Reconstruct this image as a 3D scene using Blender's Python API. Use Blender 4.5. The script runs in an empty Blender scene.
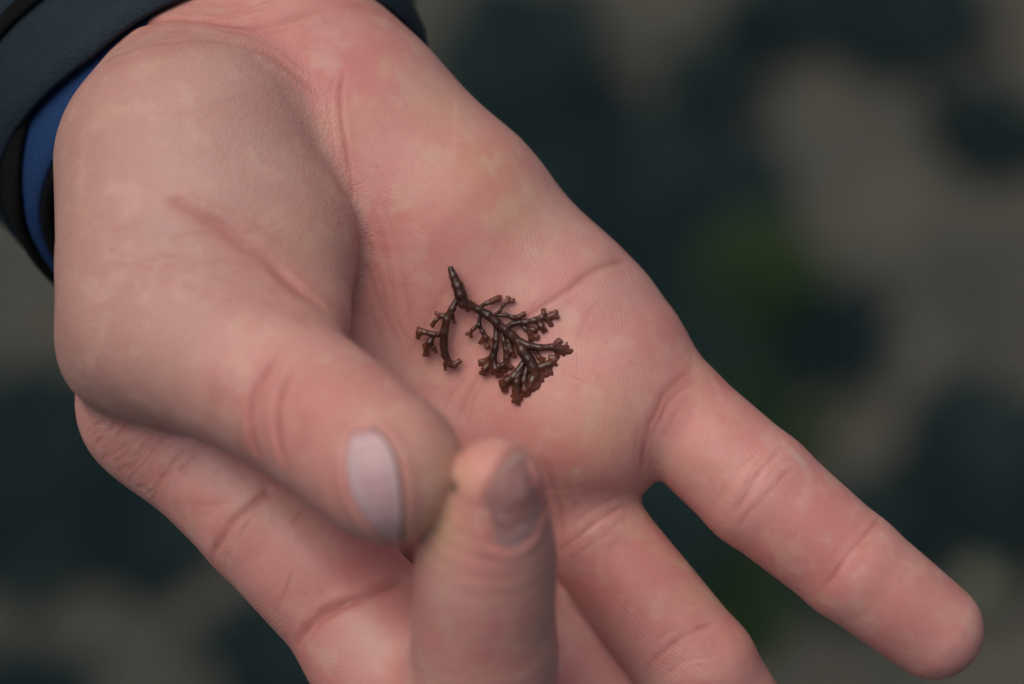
import bpy, bmesh, math, random
import numpy as np
from mathutils import Matrix, Vector

random.seed(7)
RNG = np.random.RandomState(11)
SC = bpy.context.scene
COL = SC.collection
R_ = math.radians

# ------------------------------------------------------------------ camera
D = 450.0                       # camera to palm, millimetres
S = 143.0 / 1024.0              # millimetres per photo pixel on the palm
PITCH = 20.0                    # tilt of the view from straight down
HAND_AT = Vector((0.0, 0.0, 1.0))
ROT = Matrix.Rotation(R_(PITCH), 3, 'X')
cam_d = bpy.data.cameras.new('camera')
cam = bpy.data.objects.new('camera', cam_d)
COL.objects.link(cam)
cam.rotation_euler = (R_(PITCH), 0, 0)
cam.location = HAND_AT + ROT @ Vector((0, 0, D / 1000))
cam_d.sensor_width = 36.0
cam_d.lens = 36.0 / 143.0 * D
cam_d.clip_start = 0.01
cam_d.clip_end = 200.0
cam_d.dof.use_dof = True
cam_d.dof.focus_distance = D / 1000 - 0.001
cam_d.dof.aperture_fstop = 8.6
cam_d.dof.aperture_blades = 0
SC.camera = cam

# ------------------------------------------------------------------ light
SUN_EL, SUN_AZ = 70.0, -55.0    # azimuth from +Y, negative = to the left
world = bpy.data.worlds.new('World')
SC.world = world
world.use_nodes = True
wn = world.node_tree.nodes
wl = world.node_tree.links
bg = wn['Background']
sky = wn.new('ShaderNodeTexSky')
sky.sky_type = 'NISHITA'
sky.sun_disc = False
sky.sun_elevation = R_(SUN_EL)
sky.sun_rotation = R_(SUN_AZ)
sky.air_density = 1.0
sky.dust_density = 6.0
sky.ozone_density = 1.0
wl.new(sky.outputs['Color'], bg.inputs['Color'])
bg.inputs['Strength'].default_value = 0.065
sun_d = bpy.data.lights.new('sun', 'SUN')
sun_d.energy = 1.5
sun_d.angle = R_(58)
sun_d.color = (1.0, 0.98, 0.96)
sun = bpy.data.objects.new('sun', sun_d)
COL.objects.link(sun)
sd = Vector((math.sin(R_(SUN_AZ)) * math.cos(R_(SUN_EL)), math.cos(R_(SUN_AZ)) * math.cos(R_(SUN_EL)), math.sin(R_(SUN_EL))))
sun.rotation_euler = sd.to_track_quat('Z', 'Y').to_euler()
sun.location = (0, 0, 4)
vs = SC.view_settings
vs.view_transform = 'Standard'
vs.look = 'None'
vs.exposure = 0.06
vs.gamma = 1.0
vs.use_curve_mapping = False
SC.cycles.use_denoising = True

# ------------------------------------------------------------------ helpers
def U(px, py, z):
    """photo pixel + height above the palm (mm) -> palm frame (mm)"""
    f = (D - z) / D
    return np.array([(px - 512) * S * f, -(py - 342) * S * f, z], dtype=np.float32)

ROTN = np.array(ROT)
def to_world(v):
    return (np.asarray(v, dtype=np.float64) * 0.001) @ ROTN.T + np.array(HAND_AT)

def mesh_from(name, verts, faces, mat=None, smooth=True):
    me = bpy.data.meshes.new(name)
    verts = np.asarray(verts, dtype=np.float32)
    faces = np.asarray(faces, dtype=np.int32)
    n = faces.shape[1]
    me.vertices.add(len(verts))
    me.vertices.foreach_set('co', verts.ravel())
    me.loops.add(faces.size)
    me.loops.foreach_set('vertex_index', faces.ravel())
    me.polygons.add(len(faces))
    me.polygons.foreach_set('loop_start', np.arange(len(faces), dtype=np.int32) * n)
    me.polygons.foreach_set('use_smooth', np.full(len(faces), smooth, dtype=bool))
    me.update(calc_edges=True)
    me.validate()
    if mat: me.materials.append(mat)
    return me

def link(name, me, parent=None):
    o = bpy.data.objects.new(name, me)
    COL.objects.link(o)
    if parent is not None: o.parent = parent
    return o

def thing(name, label, cat, loc, group=None):
    o = bpy.data.objects.new(name, None)
    COL.objects.link(o)
    o.location = loc
    o.empty_display_size = 0.02
    o['label'] = label; o['category'] = cat
    if group: o['group'] = group
    return o

def attr(me, name, vals):
    a = me.attributes.new(name, 'FLOAT', 'POINT')
    a.data.foreach_set('value', np.asarray(vals, dtype=np.float32))

def seg(p, a, b, ra, rb):
    a = np.asarray(a, np.float32); b = np.asarray(b, np.float32)
    ba = b - a
    h = np.clip(((p - a) @ ba) / max(float(ba @ ba), 1e-9), 0, 1)
    q = p - a - h[:, None] * ba
    return np.sqrt(np.einsum('ij,ij->i', q, q)) - (ra + (rb - ra) * h)

def smin(a, b, k):
    h = np.maximum(k - np.abs(a - b), 0) / k
    return np.minimum(a, b) - h * h * k * 0.25

_boxes = {}
def chain(p, pts, k=3.0):
    """pts: (px, py, z, r) joints of a tapering limb; far points get their distance to its box"""
    key = id(pts)
    if key not in _boxes:
        C = [U(*q[:3]) for q in pts]; rm = max(q[3] for q in pts)
        _boxes[key] = (C, np.min(C, 0) - rm, np.max(C, 0) + rm)
    C, b0, b1 = _boxes[key]
    q = np.maximum(np.maximum(b0 - p, p - b1), 0)
    out = np.sqrt(np.einsum('ij,ij->i', q, q)) + 3
    m = np.where(out < 15)[0]
    if len(m) == 0: return out
    pm = p[m]
    d = None
    for i in range(len(pts) - 1):
        e = seg(pm, C[i], C[i + 1], pts[i][3], pts[i + 1][3])
        d = e if d is None else smin(d, e, k)
    out[m] = d
    return out

def spline(pts, n):
    P = np.array(pts, float); P = np.vstack([2 * P[0] - P[1], P, 2 * P[-1] - P[-2]])
    out = []
    for i in range(1, len(P) - 2):
        for k in range(n):
            t = k / n
            out.append(tuple(0.5 * (2 * P[i] + (P[i + 1] - P[i - 1]) * t + (2 * P[i - 1] - 5 * P[i] + 4 * P[i + 1] - P[i + 2]) * t * t
                             + (3 * P[i] - P[i - 1] - 3 * P[i + 1] + P[i + 2]) * t ** 3)))
    return out + [tuple(P[-2])]

def ell(p, c, r, M=None):
    q = p - np.asarray(c, np.float32)
    if M is not None: q = q @ M
    r = np.asarray(r, np.float32)
    k0 = np.linalg.norm(q / r, axis=1)
    k1 = np.linalg.norm(q / (r * r), axis=1)
    return k0 * (k0 - 1) / np.maximum(k1, 1e-6)

def surface_nets(F, lo, hi, h, chunk=400000):
    lo = np.asarray(lo, np.float32); hi = np.asarray(hi, np.float32)
    n = np.ceil((hi - lo) / h).astype(int) + 1
    ax = [lo[i] + h * np.arange(n[i], dtype=np.float32) for i in range(3)]
    G = np.stack(np.meshgrid(*ax, indexing='ij'), -1).reshape(-1, 3)
    V = np.empty(len(G), np.float32)
    for i in range(0, len(G), chunk): V[i:i + chunk] = F(G[i:i + chunk])
    V = V.reshape(n)
    ins = V < 0
    m = n - 1
    cs = np.zeros(m, np.int8)
    for dx in (0, 1):
        for dy in (0, 1):
            for dz in (0, 1):
                cs += ins[dx:dx + m[0], dy:dy + m[1], dz:dz + m[2]]
    act = (cs > 0) & (cs < 8)
    idx = np.full(m, -1, np.int64)
    cells = np.argwhere(act)
    idx[act] = np.arange(len(cells))
    acc = np.zeros((len(cells), 3), np.float64); cnt = np.zeros(len(cells))
    corners = [(a, b, c) for a in (0, 1) for b in (0, 1) for c in (0, 1)]
    for c0 in corners:
        for axis in range(3):
            if c0[axis] == 1: continue
            c1 = list(c0); c1[axis] = 1
            v0 = V[tuple((cells + c0).T)]; v1 = V[tuple((cells + c1).T)]
            w = (v0 < 0) != (v1 < 0)
            t = np.where(w, v0 / np.where(np.abs(v0 - v1) < 1e-9, 1, v0 - v1), 0)
            pt = np.repeat(np.array(c0, float)[None], len(cells), 0)
            pt[:, axis] += t
            acc[w] += pt[w]; cnt[w] += 1
    verts = lo + h * (cells + acc / np.maximum(cnt, 1)[:, None])
    quads = []
    for axis in range(3):
        u, v = (axis + 1) % 3, (axis + 2) % 3
        s0 = [slice(None)] * 3; s1 = [slice(None)] * 3
        s0[axis] = slice(0, -1); s1[axis] = slice(1, None)
        A = ins[tuple(s0)]; B = ins[tuple(s1)]
        e = np.argwhere(A != B)
        e = e[(e[:, u] > 0) & (e[:, v] > 0) & (e[:, u] < m[u]) & (e[:, v] < m[v])]
        flip = ~A[tuple(e.T)]
        def cid(du, dv):
            q = e.copy(); q[:, u] -= du; q[:, v] -= dv
            return idx[tuple(q.T)]
        q = np.stack([cid(1, 1), cid(0, 1), cid(0, 0), cid(1, 0)], 1)
        q[flip] = q[flip][:, ::-1]
        quads.append(q)
    return verts.astype(np.float32), np.concatenate(quads).astype(np.int32)

def grad(F, p, e=0.05):
    k = np.array([[1, -1, -1], [-1, -1, 1], [-1, 1, -1], [1, 1, 1]], np.float32)
    g = sum(kk[None] * F(p + kk * e)[:, None] for kk in k)
    return g / np.maximum(np.linalg.norm(g, axis=1), 1e-9)[:, None]

def project(F, p, it=2):
    for _ in range(it):
        d = F(p)
        p = p - grad(F, p) * d[:, None] * 0.95
    return p.astype(np.float32)

def subdivide(verts, faces, levels):
    me = mesh_from('tmp', verts, faces)
    o = bpy.data.objects.new('tmp', me); COL.objects.link(o)
    m = o.modifiers.new('s', 'SUBSURF'); m.levels = levels; m.render_levels = levels
    dg = bpy.context.evaluated_depsgraph_get()
    ev = o.evaluated_get(dg).to_mesh()
    n = len(ev.vertices); co = np.empty(n * 3, np.float32); ev.vertices.foreach_get('co', co)
    f = np.empty(len(ev.loops), np.int32); ev.loops.foreach_get('vertex_index', f)
    o.evaluated_get(dg).to_mesh_clear()
    bpy.data.objects.remove(o); bpy.data.meshes.remove(me)
    return co.reshape(-1, 3), f.reshape(-1, 4)

def raycast(F, pix, z0=75.0):
    """photo pixels -> points on the surface F, along the lens's rays"""
    pix = np.asarray(pix, np.float32)
    o = np.array([0, 0, D], np.float32)
    t = np.stack([(pix[:, 0] - 512) * S, -(pix[:, 1] - 342) * S, np.zeros(len(pix))], 1).astype(np.float32)
    d = t - o; d /= np.linalg.norm(d, axis=1)[:, None]
    p = o + d * (D - z0)
    for _ in range(90):
        p = p + d * np.clip(F(p) * 0.8, -2, 6)[:, None]
    return p.astype(np.float32)

# ------------------------------------------------------------------ materials
class NT:
    def __init__(s, name):
        s.m = bpy.data.materials.new(name); s.m.use_nodes = True
        s.t = s.m.node_tree; s.b = s.t.nodes['Principled BSDF']
        s.out = s.t.nodes['Material Output']
    def n(s, typ, **kw):
        nd = s.t.nodes.new(typ)
        for k, v in kw.items():
            if k.startswith('i_'): nd.inputs[k[2:].replace('_', ' ')].default_value = v
            else: setattr(nd, k, v)
        return nd
    def l(s, a, b): s.t.links.new(a, b)
    def val(s, x): return x
    def math(s, op, a, b=None, clamp=False):
        nd = s.n('ShaderNodeMath', operation=op); nd.use_clamp = clamp
        for i, x in enumerate((a, b)):
            if x is None: continue
            if isinstance(x, (int, float)): nd.inputs[i].default_value = x
            else: s.l(x, nd.inputs[i])
        return nd.outputs[0]
    def mix(s, f, a, b, mode='MIX'):
        nd = s.n('ShaderNodeMix', data_type='RGBA', blend_type=mode)
        for i, x in ((0, f), (6, a), (7, b)):
            if isinstance(x, (int, float)): nd.inputs[i].default_value = x
            elif isinstance(x, tuple): nd.inputs[i].default_value = x if len(x) == 4 else (*x, 1)
            else: s.l(x, nd.inputs[i])
        return nd.outputs[2]
    def ramp(s, f, p0, p1):
        nd = s.n('ShaderNodeMapRange'); nd.inputs[1].default_value = p0; nd.inputs[2].default_value = p1
        nd.interpolation_type = 'SMOOTHSTEP'
        s.l(f, nd.inputs[0]); return nd.outputs[0]
    def noise(s, vec, scale, detail=3, rough=0.5, dist=0.0):
        nd = s.n('ShaderNodeTexNoise'); nd.inputs['Scale'].default_value = scale
        nd.inputs['Detail'].default_value = detail; nd.inputs['Roughness'].default_value = rough
        nd.inputs['Distortion'].default_value = dist
        s.l(vec, nd.inputs['Vector']); return nd.outputs['Fac']
    def attr(s, name):
        return s.n('ShaderNodeAttribute', attribute_name=name).outputs['Fac']

def skin_material():
    t = NT('skin')
    co = t.n('ShaderNodeTexCoord').outputs['Object']
    # colour: pink skin, pale and yellowish mottling, redder in folds
    big = t.noise(co, 55, 3, 0.55)
    mid = t.noise(co, 250, 3, 0.5, 0.15)
    yel = t.noise(co, 80, 3, 0.6, 0.8)
    fine = t.noise(co, 900, 3, 0.6)
    c = t.mix(t.ramp(big, 0.35, 0.68), (0.615, 0.238, 0.208), (0.675, 0.335, 0.282))
    c = t.mix(t.attr('tan'), c, (0.46, 0.255, 0.205))
    c = t.mix(t.math('MULTIPLY', t.ramp(mid, 0.50, 0.70), 0.6), c, (0.66, 0.385, 0.31))
    c = t.mix(t.math('MULTIPLY', t.ramp(yel, 0.52, 0.72), 0.38), c, (0.66, 0.42, 0.28))
    c = t.mix(t.math('MULTIPLY', t.ramp(fine, 0.5, 0.75), 0.25), c, (0.46, 0.20, 0.17))
    c = t.mix(t.attr('pale'), c, (0.66, 0.46, 0.38))
    c = t.mix(t.attr('yellow'), c, (0.60, 0.40, 0.20))
    c = t.mix(t.math('MULTIPLY', t.attr('tan'), 0.6), c, (0.50, 0.285, 0.23))
    c = t.mix(t.attr('red'), c, (0.50, 0.17, 0.145))
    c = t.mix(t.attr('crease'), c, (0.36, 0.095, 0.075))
    c = t.mix(t.attr('grime_gap'), c, (0.05, 0.03, 0.02))
    t.l(c, t.b.inputs['Base Color'])
    t.b.inputs['Subsurface Weight'].default_value = 0.35
    t.b.inputs['Subsurface Radius'].default_value = (1.0, 0.35, 0.2)
    t.b.inputs['Subsurface Scale'].default_value = 0.0022
    t.l(t.ramp(mid, 0.2, 0.9), t.b.inputs['Roughness'])
    rr = t.n('ShaderNodeMapRange'); rr.inputs[3].default_value = 0.40; rr.inputs[4].default_value = 0.58
    t.l(mid, rr.inputs[0]); t.l(rr.outputs[0], t.b.inputs['Roughness'])
    t.b.inputs['Specular IOR Level'].default_value = 0.5
    # relief: print ridges, cross-hatched skin cells, pores
    wave = t.math('SINE', t.math('MULTIPLY', t.attr('phase'), 2 * math.pi))
    vo = t.n('ShaderNodeTexVoronoi', feature='DISTANCE_TO_EDGE'); vo.inputs['Scale'].default_value = 1300
    t.l(co, vo.inputs['Vector'])
    cell = t.math('MINIMUM', t.math('MULTIPLY', vo.outputs['Distance'], 5.0), 1.0)
    rmask = t.ramp(t.noise(co, 140, 2), 0.35, 0.65)
    rid = t.math('MULTIPLY', wave, t.math('MULTIPLY', t.math('MULTIPLY', t.attr('ridge'), rmask), 0.0000085))
    cel = t.math('MULTIPLY', cell, t.math('MULTIPLY', t.math('SUBTRACT', 1.1, t.attr('ridge')), 0.000040))
    lump = t.math('MULTIPLY', t.noise(co, 420, 5, 0.62), 0.00012)
    h = t.math('ADD', t.math('ADD', rid, cel), lump)
    bp = t.n('ShaderNodeBump'); bp.inputs['Strength'].default_value = 1.0; bp.inputs['Distance'].default_value = 1.0
    t.l(h, bp.inputs['Height']); t.l(bp.outputs[0], t.b.inputs['Normal'])
    return t.m

def nail_material(bed, moon, rough):
    t = NT('nail')
    co = t.n('ShaderNodeTexCoord').outputs['Object']
    a = t.attr('along')          # 0 at the cuticle, 1 at the free edge
    c = t.mix(t.ramp(a, 0.0, 0.32), moon, bed)
    c = t.mix(t.math('MULTIPLY', t.ramp(a, 0.86, 0.97), 0.6), c, (0.55, 0.46, 0.40))
    c = t.mix(t.math('MULTIPLY', t.ramp(t.noise(co, 700, 3), 0.45, 0.7), 0.3), c, (0.55, 0.40, 0.39))
    c = t.mix(t.attr('rim'), c, (0.16, 0.09, 0.07))
    t.l(c, t.b.inputs['Base Color'])
    t.b.inputs['Roughness'].default_value = rough
    t.b.inputs['Specular IOR Level'].default_value = max(0.15, 1.0 - 1.4 * rough)
    t.b.inputs['Subsurface Weight'].default_value = 0.2
    t.b.inputs['Subsurface Scale'].default_value = 0.001
    s = t.attr('across')
    st = t.n('ShaderNodeTexNoise', noise_dimensions='1D'); st.inputs['Scale'].default_value = 14; st.inputs['Detail'].default_value = 3
    t.l(s, st.inputs['W'])
    bp = t.n('ShaderNodeBump'); bp.inputs['Distance'].default_value = 0.00025
    bp.inputs['Strength'].default_value = 0.8
    t.l(st.outputs['Fac'], bp.inputs['Height']); t.l(bp.outputs[0], t.b.inputs['Normal'])
    return t.m

def seaweed_material():
    t = NT('seaweed')
    co = t.n('ShaderNodeTexCoord').outputs['Object']
    n1 = t.noise(co, 420, 3, 0.6); n2 = t.noise(co, 1500, 3, 0.6)
    c = t.mix(t.ramp(n1, 0.38, 0.66), (0.026, 0.0105, 0.0075), (0.072, 0.028, 0.016))
    c = t.mix(t.math('MULTIPLY', t.ramp(n2, 0.5, 0.75), 0.25), c, (0.075, 0.042, 0.02))
    c = t.mix(t.attr('tip'), c, (0.16, 0.048, 0.027))  # reddish tips, light through the thin ends painted as brighter colour
    t.l(c, t.b.inputs['Base Color'])
    t.b.inputs['Roughness'].default_value = 0.27
    t.b.inputs['Specular IOR Level'].default_value = 0.5
    bp = t.n('ShaderNodeBump'); bp.inputs['Distance'].default_value = 0.00009
    t.l(n2, bp.inputs['Height']); t.l(bp.outputs[0], t.b.inputs['Normal'])
    return t.m

def fabric_material(name, col, col2, rough, scale, bump, sheen=0.0):
    t = NT(name)
    co = t.n('ShaderNodeTexCoord').outputs['Object']
    n1 = t.noise(co, scale, 3, 0.7); n2 = t.noise(co, 90, 3, 0.6)
    c = t.mix(t.ramp(n1, 0.35, 0.7), col, col2)
    c = t.mix(t.math('MULTIPLY', t.ramp(n2, 0.45, 0.75), 0.35), c, col2)
    t.l(c, t.b.inputs['Base Color'])
    t.b.inputs['Roughness'].default_value = rough
    t.b.inputs['Sheen Weight'].default_value = sheen
    t.b.inputs['Specular IOR Level'].default_value = 0.15
    bp = t.n('ShaderNodeBump'); bp.inputs['Distance'].default_value = bump
    t.l(n1, bp.inputs['Height']); t.l(bp.outputs[0], t.b.inputs['Normal'])
    return t.m

# ------------------------------------------------------------------ ground far below the hand
def ground_hit(px, py, z=0.0):
    t = np.array(ROT @ Vector(((px - 512) * S / 1000, -(py - 342) * S / 1000, -D / 1000)))
    o = np.array(cam.location)
    k = (o[2] - z) / -t[2]
    return o + t * k

GC = ground_hit(512, 342)

def ground_material():
    t = NT('wet_rock')
    co = t.n('ShaderNodeTexCoord').outputs['Object']
    a = t.noise(co, 14, 4, 0.6, 0.4); b = t.noise(co, 22, 5, 0.65); f = t.noise(co, 90, 4, 0.7)
    c = t.mix(t.ramp(a, 0.35, 0.65), (0.046, 0.050, 0.040), (0.086, 0.078, 0.061))
    c = t.mix(t.math('MULTIPLY', t.ramp(b, 0.5, 0.72), 0.5), c, (0.062, 0.050, 0.041))
    c = t.mix(t.math('MULTIPLY', t.ramp(f, 0.5, 0.7), 0.35), c, (0.105, 0.104, 0.092))
    t.l(c, t.b.inputs['Base Color'])
    t.b.inputs['Roughness'].default_value = 0.8
    t.b.inputs['Specular IOR Level'].default_value = 0.2
    bp = t.n('ShaderNodeBump'); bp.inputs['Distance'].default_value = 0.006
    t.l(f, bp.inputs['Height']); t.l(bp.outputs[0], t.b.inputs['Normal'])
    return t.m

def value_noise(x, y, seed):
    r = np.random.RandomState(seed).rand(64, 64)
    xi = np.floor(x).astype(int); yi = np.floor(y).astype(int)
    fx = x - xi; fy = y - yi
    fx = fx * fx * (3 - 2 * fx); fy = fy * fy * (3 - 2 * fy)
    g = lambda i, j: r[i % 64, j % 64]
    return (g(xi, yi) * (1 - fx) + g(xi + 1, yi) * fx) * (1 - fy) + (g(xi, yi + 1) * (1 - fx) + g(xi + 1, yi + 1) * fx) * fy

def ground_z(x, y):
    z = 0.03 * value_noise(x * 5, y * 5, 1) + 0.022 * value_noise(x * 14, y * 14, 2) + 0.009 * value_noise(x * 37, y * 37, 3)
    return z - 0.045

def build_ground():
    u = np.linspace(-1, 1, 361)
    w = np.sign(u) * (0.9 * np.abs(u) + 2.6 * np.abs(u) ** 4)
    X, Y = np.meshgrid(w + GC[0], w + GC[1], indexing='ij')
    Z = ground_z(X, Y)
    n = len(u)
    V = np.stack([X, Y, Z], -1).reshape(-1, 3)
    i = np.arange(n * n).reshape(n, n)
    F = np.stack([i[:-1, :-1], i[1:, :-1], i[1:, 1:], i[:-1, 1:]], -1).reshape(-1, 4)
    o = link('ground', mesh_from('ground', V, F, ground_material()))
    o['kind'] = 'structure'

build_ground()

# dark weed mats and pebbles on the rock, all far out of focus
def weed_material(name, c0, c1):
    t = NT(name)
    co = t.n('ShaderNodeTexCoord').outputs['Object']
    t.l(t.mix(t.ramp(t.noise(co, 30, 3), 0.35, 0.65), c0, c1), t.b.inputs['Base Color'])
    t.b.inputs['Roughness'].default_value = 0.75
    t.b.inputs['Specular IOR Level'].default_value = 0.12
    return t.m

def weed_mat(name, label, blobs, mat, seed, hgt=0.015):
    """many small strap-shaped fronds standing over each blob (px, py, rx, ry, count)"""
    r = np.random.RandomState(seed)
    V = []; F = []
    for (px, py, rx, ry, cnt) in blobs:
        c = ground_hit(px, py); mm = S / 1000 * (np.linalg.norm(c - np.array(cam.location)) / (D / 1000))
        for _ in range(cnt):
            a = r.rand() * 2 * math.pi; q = math.sqrt(r.rand()) * (1 + 0.15 * r.randn())
            x = c[0] + math.cos(a) * q * rx * mm; y = c[1] + math.sin(a) * q * ry * mm * 1.15
            z = float(ground_z(np.array([x]), np.array([y]))[0]) - 0.002
            d = r.rand() * 2 * math.pi; lean = 0.5 + r.rand() * 0.8
            dx, dy = math.cos(d), math.sin(d); L = hgt * (0.5 + r.rand()); wd = L * (0.16 + 0.14 * r.rand())
            b = len(V)
            for k in range(4):
                s = k / 3; hx = x + dx * L * s * lean; hy = y + dy * L * s * lean
                hz = z + L * (s - 0.45 * s * s) ; ww = wd * (0.6 + 1.2 * s - 1.5 * s * s)
                V += [(hx - dy * ww, hy + dx * ww, hz), (hx + dy * ww, hy - dx * ww, hz + 0.002)]
            for k in range(3): F.append((b + 2 * k, b + 2 * k + 1, b + 2 * k + 3, b + 2 * k + 2))
    o = link(name, mesh_from(name, V, F, mat))
    o['kind'] = 'stuff'; o['label'] = label; o['category'] = 'seaweed'
    return o

DARK = [(525, 55, 50, 60, 2600), (590, 150, 50, 45, 2000), (655, 215, 75, 60, 4200), (725, 185, 35, 35, 1000), (690, 310, 50, 50, 2000),
        (900, 12, 55, 32, 2000), (985, 470, 50, 50, 2000), (870, 545, 50, 35, 1300), (30, 480, 70, 70, 3000), (150, 520, 45, 40, 1300),
        (285, 660, 45, 35, 1200), (15, 690, 50, 14, 400), (780, 10, 25, 22, 400), (690, 470, 60, 40, 1200), (640, 540, 50, 40, 900), (840, 330, 45, 40, 150), (990, 130, 50, 40, 130), (710, 70, 40, 35, 110)]
weed_mat('dark_seaweed_mat', 'dark blue green seaweed mats on the blurred rock below the hand', DARK,
         weed_material('dark_weed', (0.006, 0.015, 0.017), (0.013, 0.026, 0.026)), 3)
GREEN = [(750, 275, 40, 50, 900), (700, 600, 70, 60, 330), (750, 420, 60, 40, 150), (690, 560, 40, 40, 200)]
weed_mat('green_seaweed_mat', 'dull green seaweed tufts between the dark mats', GREEN,
         weed_material('green_weed', (0.010, 0.024, 0.010), (0.022, 0.04, 0.014)), 5, 0.014)

def pebble(px, py, r, col, label):
    c = ground_hit(px, py); c[2] = float(ground_z(c[0:1], c[1:2])[0]) + r * 0.45
    bm = bmesh.new(); bmesh.ops.create_icosphere(bm, subdivisions=4, radius=r)
    for v in bm.verts:
        n = value_noise(np.array([v.co.x / r * 1.3 + 5]), np.array([v.co.y / r * 1.3 + v.co.z / r + 9]), 8)[0]
        v.co *= 0.82 + 0.35 * n; v.co.z *= 0.7
    me = bpy.data.meshes.new('pebble'); bm.to_mesh(me); bm.free()
    for p in me.polygons: p.use_smooth = True
    me.materials.append(weed_material('pale_pebble', col, tuple(k * 0.8 for k in col)))
    o = link('pebble', me); o.location = c
    o['label'] = label; o['category'] = 'pebble'
pebble(986, 582, 0.013, (0.13, 0.135, 0.095), 'pale blurred pebble on the rock beyond the little fingertip')

# ------------------------------------------------------------------ the hand as one surface
THENAR_A = [(176, 166, 0, 17), (171, 248, 7, 15.8)]
THENAR_B = [(214, 152, 1, 14.5), (264, 250, 6, 12.6), (285, 315, 12, 9.5)]
THUMB = [(153, 324, 11, 12.3), (287, 393, 24, 10.5), (385, 466, 38, 9.9)]
THUMB = spline(THUMB, 7)
THUMB_HEEL = [(123, 350, 5, 8.7), (170, 360, 8, 8.5)]
LITTLE_PAD = [(600, 330, -11, 9.5), (617, 350, -10, 9.3)]
WRIST_A = [(240, 120, -14, 17), (178, 0, -38, 17), (55, -215, -79, 19)]
WRIST_B = [(292, 135, -16, 16), (228, 5, -37, 18), (115, -215, -79, 21)]
HYPO = [(292, 140, -14, 16), (352, 166, -12, 16), (440, 230, -11, 15.2), (548, 326, -11.5, 13.4), (598, 372, -10, 11.5)]
PAD = [(470, 430, -12, 11), (550, 432, -9.5, 10.5), (590, 438, -9.5, 9.0), (622, 405, -9.5, 9.5)]
RING_MC = [(310, 130, -17, 15), (430, 300, -15.5, 13.5), (520, 420, -12, 12)]
MID_MC = [(270, 140, -18, 15), (360, 320, -16, 14), (415, 470, -14, 12)]
IND_MC = [(230, 140, -16, 14), (185, 290, -12, 12), (164, 403, -6, 11)]
IND_1 = [(164, 403, -6, 11), (270, 515, 0, 10.4), (392, 652, 4, 9.8)]
IND_2 = [(386, 655, 4, 9.6), (446, 692, 12, 9.9), (482, 672, 20, 9.9), (483, 612, 27, 9.5), (487, 552, 33, 9.0), (496, 485, 40, 5.8)]
IND_2 = spline(IND_2, 5)
MIDF = [(415, 470, -14, 11.5), (525, 600, -14, 9.4), (640, 745, -18, 8.6), (730, 860, -34, 8)]
RINGF = [(520, 420, -12, 11), (592, 536, -9, 8.1), (698, 668, -7.5, 8.4), (772, 780, -16, 7.8), (815, 860, -28, 7)]
PINKY = [(602, 372, -10, 11), (674, 413, -8, 8.1), (758, 489, -5.5, 8.55), (850, 565, -5.5, 7.8), (934, 630, -8, 7.05)]
PALM_WEB = [(205, 380, -10, 9), (300, 470, -12, 9), (440, 470, -14, 9)]

def F_palm(p):
    d = chain(p, HYPO, 8)
    d = smin(d, chain(p, RING_MC, 6), 10)
    d = smin(d, chain(p, MID_MC, 6), 10)
    d = smin(d, chain(p, IND_MC, 6), 9)
    d = smin(d, chain(p, PALM_WEB, 6), 9)
    d = smin(d, chain(p, PAD, 6), 8)
    d = smin(d, chain(p, LITTLE_PAD, 1), 3)
    w = smin(chain(p, WRIST_A, 8), chain(p, WRIST_B, 8), 10)
    return smin(d, w, 14)

def F_thumb(p):
    th = smin(chain(p, THENAR_A, 4), chain(p, THENAR_B, 4), 9)
    th = smin(th, chain(p, THUMB, 0.12), 6)
    return smin(th, chain(p, THUMB_HEEL, 1.0), 5)

def F_hand(p):
    d = F_palm(p)
    f = smin(chain(p, RINGF, 1.0), chain(p, PINKY, 1.0), 0.6)
    f = smin(f, chain(p, MIDF, 1.0), 0.8)
    q = np.linalg.norm(p - U(672, 378, -2), axis=1)
    w = np.linalg.norm(p - U(640, 480, -8), axis=1)
    d = smin(d, f, 3.0 + 0.8 * np.exp(-(q / 9) ** 2) - 1.7 * np.exp(-(w / 8) ** 2))
    i1 = chain(p, IND_1, 1.0)
    d = smin(d, i1, 6)
    i2 = chain(p, IND_2, 0.12)
    q = np.linalg.norm(p - U(400, 665, 8), axis=1)
    d = smin(d, i2, 1.2 + 9 * np.exp(-(q / 17) ** 2))
    t = F_thumb(p)
    # the thumb grows out of the wrist and the web, elsewhere it lies free over the palm
    a = np.linalg.norm(p - U(150, 90, -8), axis=1); b = np.linalg.norm(p - U(120, 330, 0), axis=1)
    k = 0.8 + 9 * np.exp(-(a / 22) ** 2) + 5 * np.exp(-(b / 14) ** 2)
    return smin(d, t, k)

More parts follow.
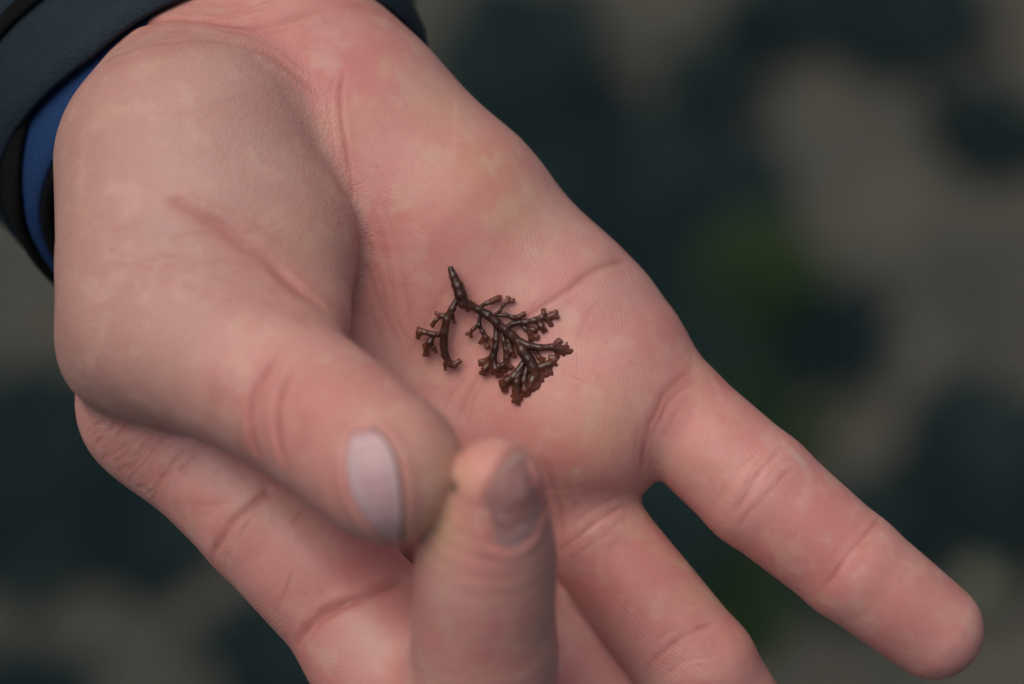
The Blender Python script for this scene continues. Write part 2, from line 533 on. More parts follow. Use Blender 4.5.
# folds and lines of the skin, read off the photograph: pixels, depth, half width (mm), redness
CREASES = [
    # thumb root
    ([(165, 196), (180, 203), (197, 215), (225, 231), (253, 253), (276, 271), (303, 295), (330, 316)], 0.9, 1.3, 0.75),
    ([(150, 268), (190, 266), (225, 262), (255, 266)], 0.12, 0.5, 0.35),
    ([(170, 238), (200, 232), (225, 238)], 0.12, 0.5, 0.35),
    ([(120, 290), (160, 282), (200, 284)], 0.10, 0.5, 0.25),
    # thumb knuckle
    ([(279, 353), (264, 376), (253, 398), (251, 420), (254, 440), (260, 457)], 1.0, 0.7, 1.0),
    ([(291, 370), (279, 393), (275, 412), (277, 440), (284, 464)], 1.0, 0.65, 1.0),
    ([(306, 408), (303, 430), (303, 458)], 0.25, 0.6, 0.4),
    ([(236, 368), (225, 390), (222, 410)], 0.25, 0.8, 0.3),
    ([(268, 372), (263, 395), (263, 420), (270, 450)], 0.15, 0.5, 0.3),
    # index root and joint
    ([(283, 478), (266, 492), (249, 508), (231, 524), (220, 542), (213, 564)], 0.9, 0.8, 0.85),
    ([(262, 505), (243, 529), (229, 555), (222, 577)], 0.35, 0.6, 0.5),
    ([(236, 526), (226, 548), (228, 570)], 0.25, 0.5, 0.4),
    ([(293, 571), (285, 592), (276, 612)], 0.2, 0.5, 0.6),
    ([(312, 492), (300, 512), (290, 528)], 0.2, 0.5, 0.5),
    ([(406, 577), (395, 583), (382, 589), (356, 602), (324, 616), (307, 629), (298, 648)], 1.1, 0.9, 0.95),
    ([(345, 607), (322, 624), (312, 640)], 0.3, 0.6, 0.5),
    ([(204, 438), (194, 456), (178, 474)], 0.35, 0.5, 0.6),
    ([(160, 452), (140, 466), (122, 482)], 0.14, 0.4, 0.35),
    ([(150, 430), (128, 446), (108, 458)], 0.14, 0.4, 0.35),
    ([(190, 500), (175, 512), (160, 530)], 0.12, 0.4, 0.35),
    ([(240, 500), (205, 503), (170, 500)], 0.14, 0.4, 0.4),
    # ring finger
    ([(560, 552), (568, 543), (589, 527), (612, 512), (633, 502)], 0.55, 0.7, 0.5),
    ([(566, 562), (585, 547), (606, 533), (630, 512)], 0.3, 0.55, 0.4),
    ([(642, 673), (656, 656), (676, 643), (701, 627), (728, 617)], 0.55, 0.8, 0.55),
    ([(662, 678), (684, 660), (711, 655), (740, 638)], 0.35, 0.7, 0.45),
    # little finger
    ([(692, 364), (676, 380), (662, 396), (648, 422), (640, 452), (637, 476)], 0.3, 0.9, 0.75),
    ([(697, 380), (680, 391), (666, 405), (653, 432)], 0.3, 0.7, 0.4),
    ([(782, 446), (771, 460), (757, 476), (742, 500), (728, 526)], 0.5, 0.75, 0.55),
    ([(798, 463), (784, 476), (768, 491), (748, 513), (738, 528)], 0.3, 0.65, 0.4),
    ([(880, 518), (868, 532), (853, 550), (836, 572), (820, 595)], 0.55, 0.75, 0.6),
    ([(866, 512), (852, 530), (838, 548)], 0.1, 0.6, 0.25),
    # palm
    ([(627, 262), (615, 264), (597, 270), (574, 285), (549, 302), (530, 316), (505, 333)], 0.55, 1.0, 0.5),
    ([(500, 345), (488, 362), (477, 379), (465, 399), (458, 420)], 0.3, 0.8, 0.45),
    ([(446, 285), (436, 305), (420, 335), (408, 360)], 0.2, 0.9, 0.3),
    ([(343, 71), (341, 92), (342, 113), (347, 146), (353, 186), (356, 230)], 0.5, 0.7, 0.5),
    ([(538, 452), (552, 478), (560, 505), (562, 540)], 0.3, 0.9, 0.4),
    ([(372, 200), (383, 240), (391, 290), (397, 330)], 0.3, 0.5, 0.3),
    ([(396, 215), (402, 255), (404, 300)], 0.2, 0.5, 0.2),
    ([(600, 300), (585, 318), (575, 340)], 0.2, 0.5, 0.2),
    ([(560, 372), (572, 378), (588, 384)], 0.2, 0.4, 0.2),
    ([(356, 230), (366, 270), (380, 310), (402, 350)], 0.4, 0.7, 0.35),
    # wrist
    ([(120, 30), (150, 22), (190, 19), (225, 24), (253, 26), (280, 22), (300, 16), (332, 8)], 0.8, 1.1, 0.5),
    ([(79, 80), (102, 63), (130, 50), (178, 41), (221, 41), (269, 55), (308, 83), (334, 111)], 0.5, 1.2, 0.35),
    ([(90, 62), (120, 42), (160, 32), (205, 33)], 0.3, 0.6, 0.3),
]
# finer lines beside every fold, and wrinkles of the web, wrist and thumb
_r = random.Random(5)
for pix, dep, wid, red in list(CREASES):
    if dep < 0.25: continue
    for _ in range(3):
        i0 = _r.randint(0, max(0, len(pix) - 3)); sub = pix[i0:i0 + _r.randint(2, 4) + 1]
        if len(sub) < 3: continue
        dx, dy = sub[-1][0] - sub[0][0], sub[-1][1] - sub[0][1]; L = math.hypot(dx, dy) + 1e-6
        o = _r.choice((-1, 1)) * _r.uniform(5, 15); tw = _r.uniform(-4, 4)
        CREASES.append(([(round(x - dy / L * (o + tw * k), 1), round(y + dx / L * (o + tw * k), 1)) for k, (x, y) in enumerate(sub)], 0.14, 0.45, 0.3))
def wrinkles(x0, x1, y0, y1, dirx, diry, n, lmin, lmax, dep, red):
    for _ in range(n):
        x, y = _r.uniform(x0, x1), _r.uniform(y0, y1); L = _r.uniform(lmin, lmax); bend = _r.uniform(-0.15, 0.15)
        a = math.atan2(diry, dirx) + _r.gauss(0, 0.18)
        pts = []
        for k in range(4):
            pts.append((round(x, 1), round(y, 1))); x += math.cos(a) * L / 3; y += math.sin(a) * L / 3; a += bend
        CREASES.append((pts, dep, 0.42, red))
wrinkles(95, 190, 415, 500, -0.65, 0.75, 40, 25, 60, 0.32, 0.4)
wrinkles(210, 300, 370, 430, -0.25, 0.95, 10, 18, 40, 0.15, 0.2)
wrinkles(75, 220, 75, 130, 0.92, -0.3, 16, 30, 70, 0.13, 0.08)
wrinkles(90, 260, 215, 300, 0.96, 0.1, 18, 30, 70, 0.2, 0.25)
wrinkles(130, 310, 8, 45, 0.97, -0.1, 14, 30, 80, 0.2, 0.15)
wrinkles(240, 390, 500, 590, -0.6, 0.8, 10, 20, 45, 0.1, 0.15)
wrinkles(390, 560, 270, 400, 0.5, 0.8, 10, 20, 45, 0.06, 0.12)
wrinkles(420, 540, 570, 660, 0.97, 0.1, 8, 25, 50, 0.12, 0.1)
# soft swellings and hollows: pixel, radius mm, height mm
SWELL = [((590, 425), 9, 1.0), ((610, 340), 9, 0.9), ((500, 470), 8, 0.6), ((430, 330), 13, -1.2), ((470, 150), 14, 0.6), ((905, 605), 8, 0.6),
         ((800, 520), 6, 0.3), ((705, 450), 7, 0.35), ((650, 590), 7, 0.3), ((200, 330), 12, 0.6), ((310, 560), 9, 0.8), ((245, 430), 6, 0.3), ((600, 470), 6, 0.5)]
# patches of skin colour: attribute, pixel, radius mm, strength
TINTS = [('pale', (784, 443), 0.5, 0.9), ('pale', (791, 451), 0.6, 0.9), ('pale', (797, 457), 0.7, 0.9), ('pale', (803, 463), 0.5, 0.8), ('pale', (576, 468), 0.5, 0.7), ('pale', (558, 395), 0.4, 0.6), ('pale', (632, 610), 0.4, 0.7),
         ('red', (730, 460), 10, 0.35), ('red', (820, 540), 9, 0.3), ('red', (910, 620), 8, 0.4), ('red', (650, 600), 10, 0.35), ('red', (700, 650), 9, 0.35), ('red', (330, 560), 12, 0.35),
         ('yellow', (430, 525), 5.0, 0.55), ('yellow', (440, 470), 5, 0.3), ('yellow', (482, 460), 3.0, 0.08), ('yellow', (585, 432), 5, 0.2),
         ('yellow', (475, 170), 7, 0.3), ('yellow', (510, 205), 6, 0.3), ('yellow', (600, 430), 5, 0.3), ('yellow', (560, 400), 4, 0.2), ('yellow', (440, 110), 6, 0.25), ('yellow', (310, 240), 6, 0.2),
         ('red', (250, 255), 5, 0.35), ('red', (290, 285), 5, 0.35), ('red', (600, 480), 6, 0.3), ('red', (650, 350), 6, 0.3), ('red', (360, 560), 7, 0.45),
         ('red', (300, 590), 7, 0.35), ('red', (250, 540), 7, 0.3), ('red', (880, 600), 6, 0.3), ('red', (455, 220), 8, 0.25), ('red', (530, 400), 5, 0.35),
         ('red', (720, 430), 5, 0.2), ('red', (600, 600), 6, 0.35), ('red', (590, 660), 8, 0.35), ('red', (400, 610), 6, 0.2), ('red', (445, 420), 4, 0.2),
         ('tan', (90, 330), 8, 0.6), ('tan', (110, 380), 8, 0.5), ('tan', (220, 410), 8, 0.4), ('tan', (150, 100), 11, 0.4), ('tan', (250, 100), 8, 0.3),
         ('tan', (160, 30), 8, 0.4), ('tan', (120, 440), 6, 0.3), ('tan', (300, 170), 8, 0.3), ('tan', (60, 250), 6, 0.4),
         ('tan', (549, 575), 4.5, 0.8), ('tan', (550, 625), 4.5, 0.8), ('tan', (550, 675), 4.5, 0.8), ('tan', (538, 545), 3, 0.5), ('red', (450, 610), 8, 0.3), ('red', (500, 585), 7, 0.4), ('red', (480, 670), 8, 0.3),  # tan on the index's right side: dorsal skin, its shade painted in
         ('pale', (220, 70), 5, 0.3), ('pale', (195, 185), 5, 0.3), ('pale', (610, 300), 6, 0.25), ('pale', (760, 500), 3, 0.15), ('pale', (180, 220), 4, 0.2),
         ('pale', (365, 645), 5, 0.25), ('pale', (440, 590), 5, 0.25), ('pale', (540, 230), 6, 0.2), ('pale', (260, 140), 5, 0.25), ('pale', (430, 70), 6, 0.2)]
NAILS = [  # outline of each nail in the photograph: the cuticle and the free edge, both from one side to the other
    dict(limb='thumb', cuticle=[(354, 433), (347, 452), (347, 475), (354, 500), (369, 521), (388, 540)], shaded=0,
         edge=[(374, 431), (388, 444), (396, 465), (400, 490), (401, 518), (398, 545)]),
    dict(limb='index', cuticle=[(494, 543), (506, 549), (519, 547), (530, 538), (538, 524), (543, 510)], shaded=1,
         edge=[(484, 500), (489, 485), (498, 470), (508, 456), (519, 451), (528, 460)]),
]

_hits = {}
def hand_hits(pix):
    pix = [tuple(q) for q in pix]
    new = sorted({q for q in pix if q not in _hits})
    if new:
        for q, w in zip(new, raycast(F_hand, new)): _hits[q] = w
    return np.array([_hits[q] for q in pix], np.float32)

def poly_dist(p, pts):
    d = np.full(len(p), 1e9, np.float32)
    for a, b in zip(pts[:-1], pts[1:]):
        d = np.minimum(d, seg(p, a, b, 0, 0))
    return d

def along(pts, n):
    P = np.array(pts, float); d = np.r_[0, np.cumsum(np.linalg.norm(np.diff(P, axis=0), axis=1))]
    t = np.linspace(0, d[-1], n)
    Q = np.stack([np.interp(t, d, P[:, k]) for k in (0, 1)], 1)
    for _ in range(6): Q[1:-1] = 0.5 * Q[1:-1] + 0.25 * (Q[:-2] + Q[2:])
    return Q

def nail_grid(nd, nu=33, nv=41):
    own = (lambda q: chain(q, THUMB, 0.12)) if nd['limb'] == 'thumb' else (lambda q: chain(q, IND_2, 0.12))
    A, B = along(nd['cuticle'], nu), along(nd['edge'], nu)
    vv, uu = np.meshgrid(np.linspace(-1, 1, nv), np.linspace(-1, 1, nu), indexing='ij')
    w = ((vv + 1) / 2)[..., None]
    pix = (A[None] * (1 - w) + B[None] * w).reshape(-1, 2).astype(np.float32)
    # onto the finger; rays that just miss it slide to the nearest skin
    o = np.array([0, 0, D], np.float32)
    d = np.stack([(pix[:, 0] - 512) * S, -(pix[:, 1] - 342) * S, np.full(len(pix), -D)], 1).astype(np.float32)
    d /= np.linalg.norm(d, axis=1)[:, None]
    p = o + d * (D - 60); best = p.copy(); bd = np.full(len(p), 1e9, np.float32)
    for _ in range(60):
        f = own(p)
        b = np.abs(f) < bd; best[b] = p[b]; bd[b] = np.abs(f)[b]
        p = p + d * np.clip(f * 0.8, -1, 6)[:, None]
    Q = project(own, best, 5)
    return Q, grad(own, Q), uu.ravel(), vv.ravel(), nu, nv, None

def build_hand():
    lo = (-92, -92, -95); hi = (80, 112, 56)
    V, Q = surface_nets(F_hand, lo, hi, 1.5)
    V = project(F_hand, V, 2)
    V, Q = subdivide(V, Q, 2)
    V = project(F_hand, V, 1)
    N = grad(F_hand, V, 0.15)
    n = len(V)
    A = {k: np.zeros(n, np.float32) for k in ('crease', 'red', 'pale', 'yellow', 'tan', 'grime_gap', 'ridge')}
    disp = np.zeros(n, np.float32)
    hand_hits([c for c, r, g in SWELL] + [t[1] for t in TINTS] + [q for c in CREASES for q in c[0]])
    for (c, r, hgt) in SWELL:
        q = hand_hits([c])[0]
        d2 = ((V - q) ** 2).sum(1)
        disp += hgt * np.exp(-d2 / (r * r))
    for (nm, c, r, s) in TINTS:
        q = hand_hits([c])[0]
        m = np.where(np.abs(V[:, 0] - q[0]) < 3 * r)[0]
        m = m[np.abs(V[m, 1] - q[1]) < 3 * r]
        d2 = ((V[m] - q) ** 2).sum(1)
        A[nm][m] = np.maximum(A[nm][m], s * np.exp(-d2 / (r * r)))
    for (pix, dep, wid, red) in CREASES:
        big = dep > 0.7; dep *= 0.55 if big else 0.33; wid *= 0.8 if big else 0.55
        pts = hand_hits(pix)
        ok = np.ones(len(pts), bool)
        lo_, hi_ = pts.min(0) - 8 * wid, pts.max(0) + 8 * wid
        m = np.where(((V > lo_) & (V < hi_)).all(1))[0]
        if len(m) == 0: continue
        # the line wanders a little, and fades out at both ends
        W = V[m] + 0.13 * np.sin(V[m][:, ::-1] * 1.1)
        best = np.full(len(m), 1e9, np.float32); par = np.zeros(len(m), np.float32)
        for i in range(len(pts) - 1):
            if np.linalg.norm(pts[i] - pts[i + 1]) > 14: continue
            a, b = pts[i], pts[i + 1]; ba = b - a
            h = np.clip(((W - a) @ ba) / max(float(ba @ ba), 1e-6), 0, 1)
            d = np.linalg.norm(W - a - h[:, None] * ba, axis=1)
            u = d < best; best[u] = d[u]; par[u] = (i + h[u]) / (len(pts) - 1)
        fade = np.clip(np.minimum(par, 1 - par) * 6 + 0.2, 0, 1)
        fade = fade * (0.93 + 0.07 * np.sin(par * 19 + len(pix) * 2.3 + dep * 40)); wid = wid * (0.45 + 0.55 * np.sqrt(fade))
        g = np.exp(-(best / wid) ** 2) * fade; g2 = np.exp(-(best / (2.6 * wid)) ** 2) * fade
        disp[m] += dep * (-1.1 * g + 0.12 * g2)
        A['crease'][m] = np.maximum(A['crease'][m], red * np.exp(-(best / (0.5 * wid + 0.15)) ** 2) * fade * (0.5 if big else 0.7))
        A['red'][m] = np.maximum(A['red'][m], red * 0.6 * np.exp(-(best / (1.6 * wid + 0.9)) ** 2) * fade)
    # a groove frames each nail
    for nd in NAILS:
        P, NN, uu, vv, nu, nv, ax = nail_grid(nd)
        edge = np.where((np.abs(uu) > 0.99) | (np.abs(vv) > 0.99))[0]
        E = P[edge]
        lo_, hi_ = P.min(0) - 4, P.max(0) + 4
        m = np.where(((V > lo_) & (V < hi_)).all(1))[0]
        de = np.full(len(m), 1e9, np.float32)
        for e in E: de = np.minimum(de, ((V[m] - e) ** 2).sum(1))
        dn = np.full(len(m), 1e9, np.float32)
        for e in P: dn = np.minimum(dn, ((V[m] - e) ** 2).sum(1))
        de = np.sqrt(de); dn = np.sqrt(dn)
        inside = dn < 0.4
        sgn = np.where(inside & (de > 0.2), -1, 1)
        disp[m] += (0.36 if nd['limb'] == 'thumb' else 0.16) * np.exp(-((de - 1.2) / 0.9) ** 2) * (sgn > 0) - 0.10 * np.exp(-(de / 0.5) ** 2) - 0.5 * (inside & (de > 0.5))
        A['red'][m] = np.maximum(A['red'][m], 0.5 * np.exp(-(de / 1.0) ** 2))
        free = P[np.where(vv > 0.99)[0]]
        df = np.full(len(m), 1e9, np.float32)
        for e in free: df = np.minimum(df, ((V[m] - e) ** 2).sum(1))
        A['grime_gap'][m] = np.maximum(A['grime_gap'][m], (0.8 if nd['limb'] == 'thumb' else 0.25) * np.exp(-df / 0.5 ** 2))
    # dark gap between thumb and finger tip, painted into the skin colour
    q = raycast(F_hand, [(456, 487)])[0]
    A['grime_gap'] = np.maximum(A['grime_gap'], 0.9 * np.exp(-((V - q) ** 2).sum(1) / 0.9 ** 2))
    # ridged skin on the palm side, cell-patterned skin elsewhere
    th = F_thumb(V)
    A['tan'] = np.maximum(A['tan'], 0.62 * np.clip(1 - th / 2.0, 0, 1) * np.clip((36 - np.linalg.norm(V - U(385, 470, 38), axis=1)) * -0.08 + 1.2, 0.35, 1))
    A['ridge'] = np.clip((th - 1.0) / 4, 0, 1) * np.clip(N[:, 2] * 2 + 0.4, 0, 1)
    V = V + N * disp[:, None]
    root = thing('hand', 'bare cupped hand, palm up, thumb tip pressed against index fingertip', 'hand', tuple(to_world(U(230, 60, -20))))
    base = np.array(root.location)
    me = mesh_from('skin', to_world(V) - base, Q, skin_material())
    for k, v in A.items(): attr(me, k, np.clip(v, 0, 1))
    # print ridges flow round the thumb mound over the palm, and lengthwise along the fingers
    x, y = V[:, 0], V[:, 1]
    warp = 3.5 * value_noise(x * 0.11 + 20, y * 0.11 + 20, 21) + 0.9 * value_noise(x * 0.4 + 50, y * 0.4 + 50, 22)
    c = U(215, 470, 0)
    fp = np.hypot(x - c[0], y - c[1]) + warp
    ff = 60 + x * 0.78 + y * 0.62 + warp
    w = np.clip((x * 0.76 - y * 0.65 - 14) / 14, 0, 1); w = w * w * (3 - 2 * w)
    attr(me, 'phase', (fp * (1 - w) + ff * w) / 0.56)
    link('skin', me, root)
    nms = [nail_material((0.54, 0.325, 0.325), (0.58, 0.43, 0.43), 0.33), nail_material((0.36, 0.17, 0.15), (0.52, 0.32, 0.28), 0.6)]  # second, for the index nail: dirty brown, darkened by painted-in shade
    for nd in NAILS:
        P, NN, uu, vv, nu, nv, ax = nail_grid(nd)
        lift = 0.30 * np.clip(1 - np.maximum(np.abs(uu), np.clip(-vv, 0, 1)) ** 6, 0, 1) + 0.25 * np.clip(vv - 0.6, 0, 1)
        top = P + NN * (lift - 0.02)[:, None]
        bot = P - NN * 0.45
        k = nu * nv
        Vn = np.concatenate([top, bot])
        g = np.arange(k).reshape(nv, nu)
        f = np.stack([g[:-1, :-1], g[:-1, 1:], g[1:, 1:], g[1:, :-1]], -1).reshape(-1, 4)
        rimi = np.concatenate([g[0, :], g[1:, -1], g[-1, -2::-1], g[-2:0:-1, 0]])
        rn = np.roll(rimi, -1)
        side = np.stack([rimi, rimi + k, rn + k, rn], -1)
        Fn = np.concatenate([f, (f + k)[:, ::-1], side])
        # make the top face outward
        e1 = top[f[:, 1]] - top[f[:, 0]]; e2 = top[f[:, 3]] - top[f[:, 0]]
        if (np.cross(e1, e2) * NN[f[:, 0]]).sum() < 0: Fn = Fn[:, ::-1]
        me = mesh_from('nail', to_world(Vn) - base, Fn, nms[nd['shaded']])
        attr(me, 'along', np.tile((vv + 1) / 2, 2)); attr(me, 'across', np.tile(uu, 2))
        attr(me, 'rim', np.tile(np.clip((vv - 0.93) * 9, 0, 0.3), 2))
        link('nail', me, root)
    return root

build_hand()

# ------------------------------------------------------------------ the sleeve
def build_sleeve():
    a = np.array([-0.37, 0.61, -0.70]); a /= np.linalg.norm(a)
    e1 = np.array([0.855, 0.52, 0.0]); e1 -= a * (e1 @ a); e1 /= np.linalg.norm(e1)
    e2 = np.cross(e1, a)
    if e2[2] < 0: e2 = -e2
    C = U(240, 180, -22).astype(float)
    R1, R2 = 30.5, 30.0
    root = thing('jacket_sleeve', 'dark jacket sleeve with blue lining cuff and black strap around the wrist', 'sleeve',
                 tuple(to_world(C + a * 30)))
    base = np.array(root.location)
    def ring_pt(ph, t, off):
        f = 1 + 0.0022 * t
        wob = 0.6 * math.sin(3 * ph + 0.07 * t) + 0.4 * math.sin(5 * ph + 1)
        return C + a * t + (e1 * math.cos(ph) * (R1 * f + off + wob) + e2 * math.sin(ph) * (R2 * f + off + wob))
    def band(name, t0, t1, off, thick, mat, p0=0, p1=360, nt=14, np_=128, parent=root, roll=0.6):
        """a curved strip of cloth with real thickness and rolled edges"""
        full = (p1 - p0) >= 359.9
        V = []
        prof = []
        for i in range(nt + 1): prof.append((i / nt, 1))
        for i in range(nt, -1, -1): prof.append((i / nt, 0))
        K = len(prof)
        cols = np_ if full else np_ + 1
        for j in range(cols):
            ph = R_(p0 + (p1 - p0) * j / np_)
            tt0 = t0(math.degrees(ph)) if callable(t0) else t0
            tt1 = t1(math.degrees(ph)) if callable(t1) else t1
            for (s, o) in prof:
                edge = min(s, 1 - s) * (tt1 - tt0)
                r = min(1, edge / roll) if roll > 0 else 1
                o2 = off + thick * (0.5 + (o - 0.5) * (0.35 + 0.65 * math.sqrt(max(r, 0))))
                if not full:
                    je = min(j, np_ - j) / 1.5
                    o2 = off + (o2 - off) * min(1, 0.4 + je)
                V.append(ring_pt(ph, tt0 + (tt1 - tt0) * s, o2))
        F = []
        for j in range(np_):
            j2 = (j + 1) % cols
            for i in range(K):
                i2 = (i + 1) % K
                F.append((j * K + i, j2 * K + i, j2 * K + i2, j * K + i2))
        me = mesh_from(name, to_world(np.array(V)) - base, F, mat)
        bm = bmesh.new(); bm.from_mesh(me)
        if not full:
            be = [e for e in bm.edges if e.is_boundary]
            bmesh.ops.holes_fill(bm, edges=be, sides=0)
        bmesh.ops.recalc_face_normals(bm, faces=bm.faces); bm.to_mesh(me); bm.free()
        return link(name, me, parent)
    blue = fabric_material('blue_lining', (0.012, 0.036, 0.105), (0.017, 0.048, 0.135), 0.7, 2600, 0.0002)
    slate = fabric_material('slate_shell', (0.013, 0.022, 0.032), (0.019, 0.030, 0.041), 0.6, 1800, 0.0002)
    black = fabric_material('black_pile', (0.004, 0.0045, 0.005), (0.014, 0.015, 0.017), 0.95, 3000, 0.0012)
    band('lining_cuff', 0.0, 40, -2.2, 2.2, blue, nt=24)
    edge = lambda d: 3.6 + 7.0 * max(0, min(1, (d - 105) / 60))
    band('shell', lambda d: edge(d), 170, 0.8, 2.4, slate, nt=40)
    band('strap', lambda d: edge(d) + 13.5, lambda d: edge(d) + 16.5, 3.6, 1.0, black, nt=10)
    band('fastener_patch', lambda d: 2.7 + max(0, 150 - d) * 0.22, 26, 0.2, 1.6, black, p0=118, p1=200, nt=20, np_=60)
    band('cuff_piping', -0.8, 0.5, -2.9, 1.6, black, nt=6)
    return root

build_sleeve()

# ------------------------------------------------------------------ the sprig lying in the palm
def fr(ox, oy, k):
    return lambda L: [(ox + x * k, oy + y * k, r * k * S * 1.08) for (x, y, r) in L]
ZA = fr(410, 260, 90 / 513); ZB = fr(480, 285, 100 / 1024); ZC = fr(470, 330, 110 / 941)

SPRIG = {
 'stem': [ZA([(233, 52, 16), (249, 95, 22), (272, 145, 28), (288, 195, 32), (305, 245, 30), (350, 262, 23), (395, 285, 21), (445, 315, 23), (492, 355, 23)])
          + ZB([(180, 410, 40), (260, 460, 42), (330, 520, 42), (400, 590, 45)]) + ZC([(450, 180, 46), (500, 250, 48), (540, 320, 46), (562, 380, 36), (545, 440, 28)]),
          ZA([(245, 130, 10), (238, 150, 5)]), ZA([(290, 135, 14), (308, 155, 6)]), ZA([(310, 250, 22), (330, 290, 8)])],
 'branch': [
  (0.35, [ZA([(268, 225, 14), (240, 280, 19), (210, 340, 21), (195, 410, 23), (193, 480, 21), (200, 540, 21), (225, 590, 19), (250, 600, 17), (278, 580, 13)]),
   ZA([(215, 315, 14), (180, 318, 12), (150, 303, 9)]), ZA([(180, 318, 12), (145, 345, 11), (130, 368, 13)]), ZA([(245, 310, 10), (252, 352, 8)]),
   ZA([(190, 425, 15), (140, 425, 14), (90, 412, 15), (55, 405, 18)]), ZA([(60, 410, 16), (48, 435, 13)]), ZA([(135, 430, 13), (112, 470, 17), (95, 500, 15), (92, 532, 16)]),
   ZA([(115, 470, 14), (135, 500, 12), (147, 520, 9)]), ZA([(100, 475, 12), (82, 486, 10)]), ZA([(200, 590, 12), (202, 622, 7)])]),
  (0.2, [ZA([(400, 320, 10), (393, 370, 11), (360, 395, 10), (345, 415, 9), (328, 420, 9)]), ZA([(345, 415, 8), (347, 433, 9)]),
   ZA([(393, 370, 10), (415, 410, 11), (432, 440, 12), (430, 470, 10), (440, 490, 14)]), ZA([(432, 440, 9), (464, 450, 9)]), ZA([(418, 440, 9), (402, 466, 10)])]),
  (0.3, [ZB([(0, 225, 18), (60, 190, 20), (130, 165, 30), (170, 145, 28)]), ZB([(165, 140, 24), (195, 130, 22)])]),
  (0.5, [ZB([(150, 310, 18), (205, 265, 15), (240, 205, 18), (280, 168, 18), (330, 160, 22)]), ZB([(280, 165, 16), (288, 135, 18)])]),
  (0.3, [ZB([(170, 310, 20), (270, 308, 20), (340, 335, 22), (400, 325, 23), (440, 300, 22)]), ZB([(330, 340, 16), (400, 368, 16)])]),
  (0.6, [ZB([(260, 440, 30), (330, 402, 25), (400, 385, 25), (480, 380, 28), (560, 360, 29), (630, 332, 28), (700, 330, 30), (758, 310, 38)]),
   ZB([(640, 330, 22), (655, 290, 21), (652, 265, 22)]), ZB([(735, 310, 22), (735, 288, 18)]), ZB([(690, 350, 22), (720, 396, 24)]),
   ZB([(590, 370, 28), (630, 420, 27), (645, 452, 30)]), ZB([(605, 400, 18), (602, 440, 14)])]),
  (0.25, [ZB([(420, 400, 20), (470, 450, 23), (508, 490, 23), (518, 548, 24)]), ZB([(510, 490, 20), (572, 528, 25)]), ZB([(490, 440, 22), (550, 460, 24), (572, 472, 14)])]),
  (0.8, [ZC([(430, 100, 32), (500, 135, 30), (600, 150, 26), (700, 145, 26), (780, 170, 32), (850, 185, 28)]), ZC([(710, 140, 22), (752, 105, 28)]),
   ZC([(790, 160, 20), (822, 137, 21)]), ZC([(800, 190, 20), (805, 235, 16)]), ZC([(850, 190, 14), (855, 200, 20)]), ZC([(740, 180, 22), (755, 242, 19)])]),
  (0.2, [ZC([(540, 140, 16), (565, 190, 17), (590, 235, 18), (612, 258, 20)]), ZC([(600, 240, 12), (635, 248, 11)])]),
  (0.1, [ZC([(545, 330, 30), (620, 312, 30), (680, 290, 32), (722, 255, 24)]), ZC([(690, 280, 20), (690, 238, 20)]), ZC([(715, 280, 20), (738, 300, 20)]),
   ZC([(650, 320, 24), (655, 382, 22)]), ZC([(680, 330, 22), (692, 366, 22)]), ZC([(580, 390, 22), (615, 430, 18)]), ZC([(600, 330, 22), (605, 370, 18)])]),
  (0.5, [ZC([(225, -10, 22), (225, 80, 25), (215, 160, 26), (195, 230, 30), (160, 258, 27), (105, 275, 27)]), ZC([(165, 290, 26), (125, 330, 24), (115, 358, 26)]),
   ZC([(195, 250, 30), (222, 330, 28), (240, 368, 26)]), ZC([(190, 280, 26), (180, 345, 22)]), ZC([(225, 310, 22), (282, 300, 24), (300, 330, 16)])]),
  (0.15, [ZC([(270, 20, 16), (290, 90, 22), (310, 170, 24), (312, 240, 24), (306, 300, 22), (290, 340, 16)]), ZC([(312, 280, 18), (345, 312, 18)]),
   ZC([(330, 90, 20), (352, 180, 22), (372, 212, 18)])]),
  (0.4, [ZC([(450, 290, 26), (410, 350, 27), (370, 400, 30), (318, 432, 32), (285, 470, 32), (295, 500, 24)]), ZC([(330, 410, 22), (308, 390, 18)]), ZC([(290, 440, 22), (270, 445, 18)])]),
  (0.5, [ZC([(440, 320, 22), (408, 400, 28), (398, 450, 30), (395, 520, 32), (398, 590, 32)]), ZC([(390, 540, 24), (425, 580, 20)]), ZC([(390, 500, 24), (370, 560, 16)])]),
  (0.25, [ZC([(490, 300, 22), (475, 370, 22), (462, 430, 27), (470, 510, 30), (488, 545, 22)]), ZC([(470, 500, 22), (455, 545, 20)])]),
  (0.2, [ZC([(555, 370, 30), (528, 440, 30), (518, 480, 30), (512, 520, 20)]), ZC([(530, 460, 24), (570, 482, 20)]), ZC([(545, 440, 22), (590, 460, 16)]), ZC([(520, 480, 22), (548, 500, 20)])]),
 ]}

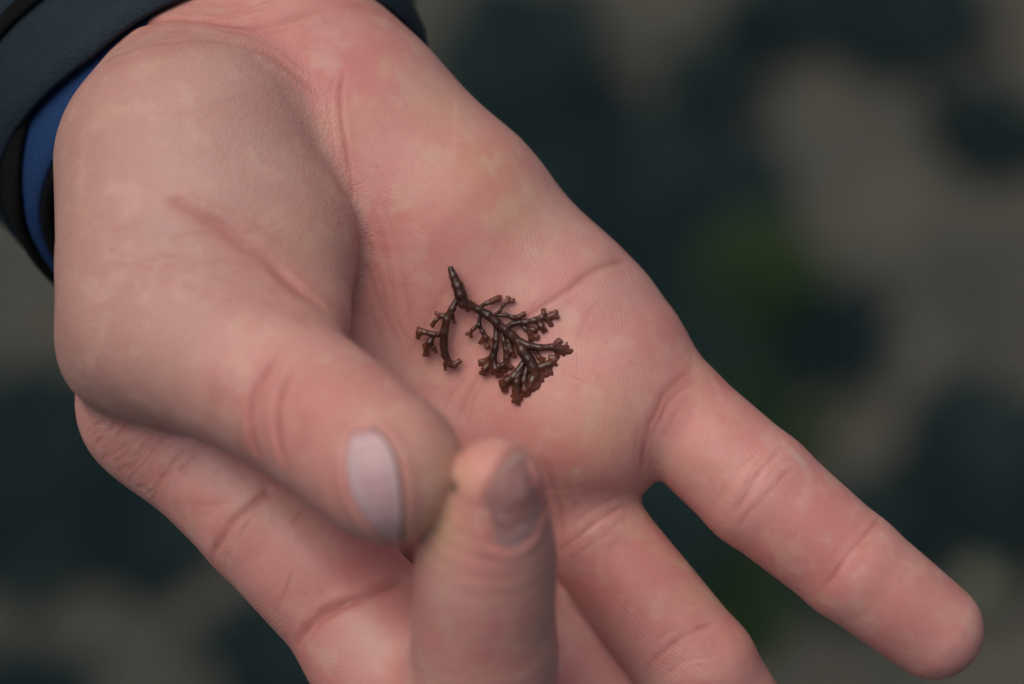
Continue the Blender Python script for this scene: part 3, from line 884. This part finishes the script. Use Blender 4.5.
def build_sprig():
    lowest = to_world(raycast(F_hand, [(497, 330)]))[0]
    root = thing('seaweed_sprig', 'small dark brown branching seaweed sprig lying in the open palm', 'seaweed', tuple(lowest))
    base = np.array(root.location)
    mat = seaweed_material()
    hand_hits([q[:2] for L in SPRIG['stem'] for q in L] + [q[:2] for l, Ls in SPRIG['branch'] for L in Ls for q in L])
    def piece(name, lines, lift):
        caps = []; tips = []
        for L in lines:
            pts = hand_hits([(x, y) for x, y, r in L])
            out = []
            m = len(L)
            for i, ((x, y, r), q) in enumerate(zip(L, pts)):
                s = i / max(m - 1, 1)
                out.append((q + np.array([0, 0, r * 0.85 + lift * math.sin(math.pi * min(1, s + 0.15)) ], np.float32), r))
            tips.append(out[-1])
            for (p0, r0), (p1, r1) in zip(out[:-1], out[1:]): caps.append((p0, p1, r0, r1))
            # every tip ends in a few blunt knobs
            (p0, r0), (p1, r1) = out[-2], out[-1]
            dr = (p1 - p0); dr[2] = 0; dr /= max(np.linalg.norm(dr), 1e-6)
            if name != 'stem':
                for ang in (-42, 38):
                    an = R_(ang + _r.uniform(-20, 20)); c, w = math.cos(an), math.sin(an)
                    v = np.array([dr[0] * c - dr[1] * w, dr[0] * w + dr[1] * c, _r.uniform(-0.2, 0.5)], np.float32)
                    kr = r1 * _r.uniform(0.42, 0.55)
                    caps.append((p1, (p1 + v * r1 * _r.uniform(0.85, 1.2)).astype(np.float32), kr * 0.85, kr))
        allp = np.array([c[0] for c in caps] + [c[1] for c in caps])
        rad = max(max(c[2], c[3]) for c in caps)
        def F(p):
            d = None
            for (p0, p1, r0, r1) in caps:
                e = seg(p, p0, p1, r0, r1)
                d = e if d is None else smin(d, e, 0.22)
            w = np.sin(p[:, 0] * 4.1 + 1.3 * np.sin(p[:, 1] * 3.3)) * np.sin(p[:, 1] * 4.7 + p[:, 2] * 3) * np.sin(p[:, 2] * 3.1 + p[:, 0] * 2.2 + 0.7)
            return d - 0.025 * w
        V, Q = surface_nets(F, allp.min(0) - rad - 0.4, allp.max(0) + rad + 0.4, 0.13)
        V = project(F, V, 2)
        tip = np.zeros(len(V), np.float32)
        for (q, r) in tips:
            tip = np.maximum(tip, np.exp(-((V - q) ** 2).sum(1) / (0.9 + r) ** 2))
        me = mesh_from(name, to_world(V) - base, Q, mat)
        attr(me, 'tip', tip * 0.85)
        return link(name, me, root)
    piece('stem', SPRIG['stem'], 0.5)
    for lift, lines in SPRIG['branch']: piece('branch', lines, lift)

build_sprig()
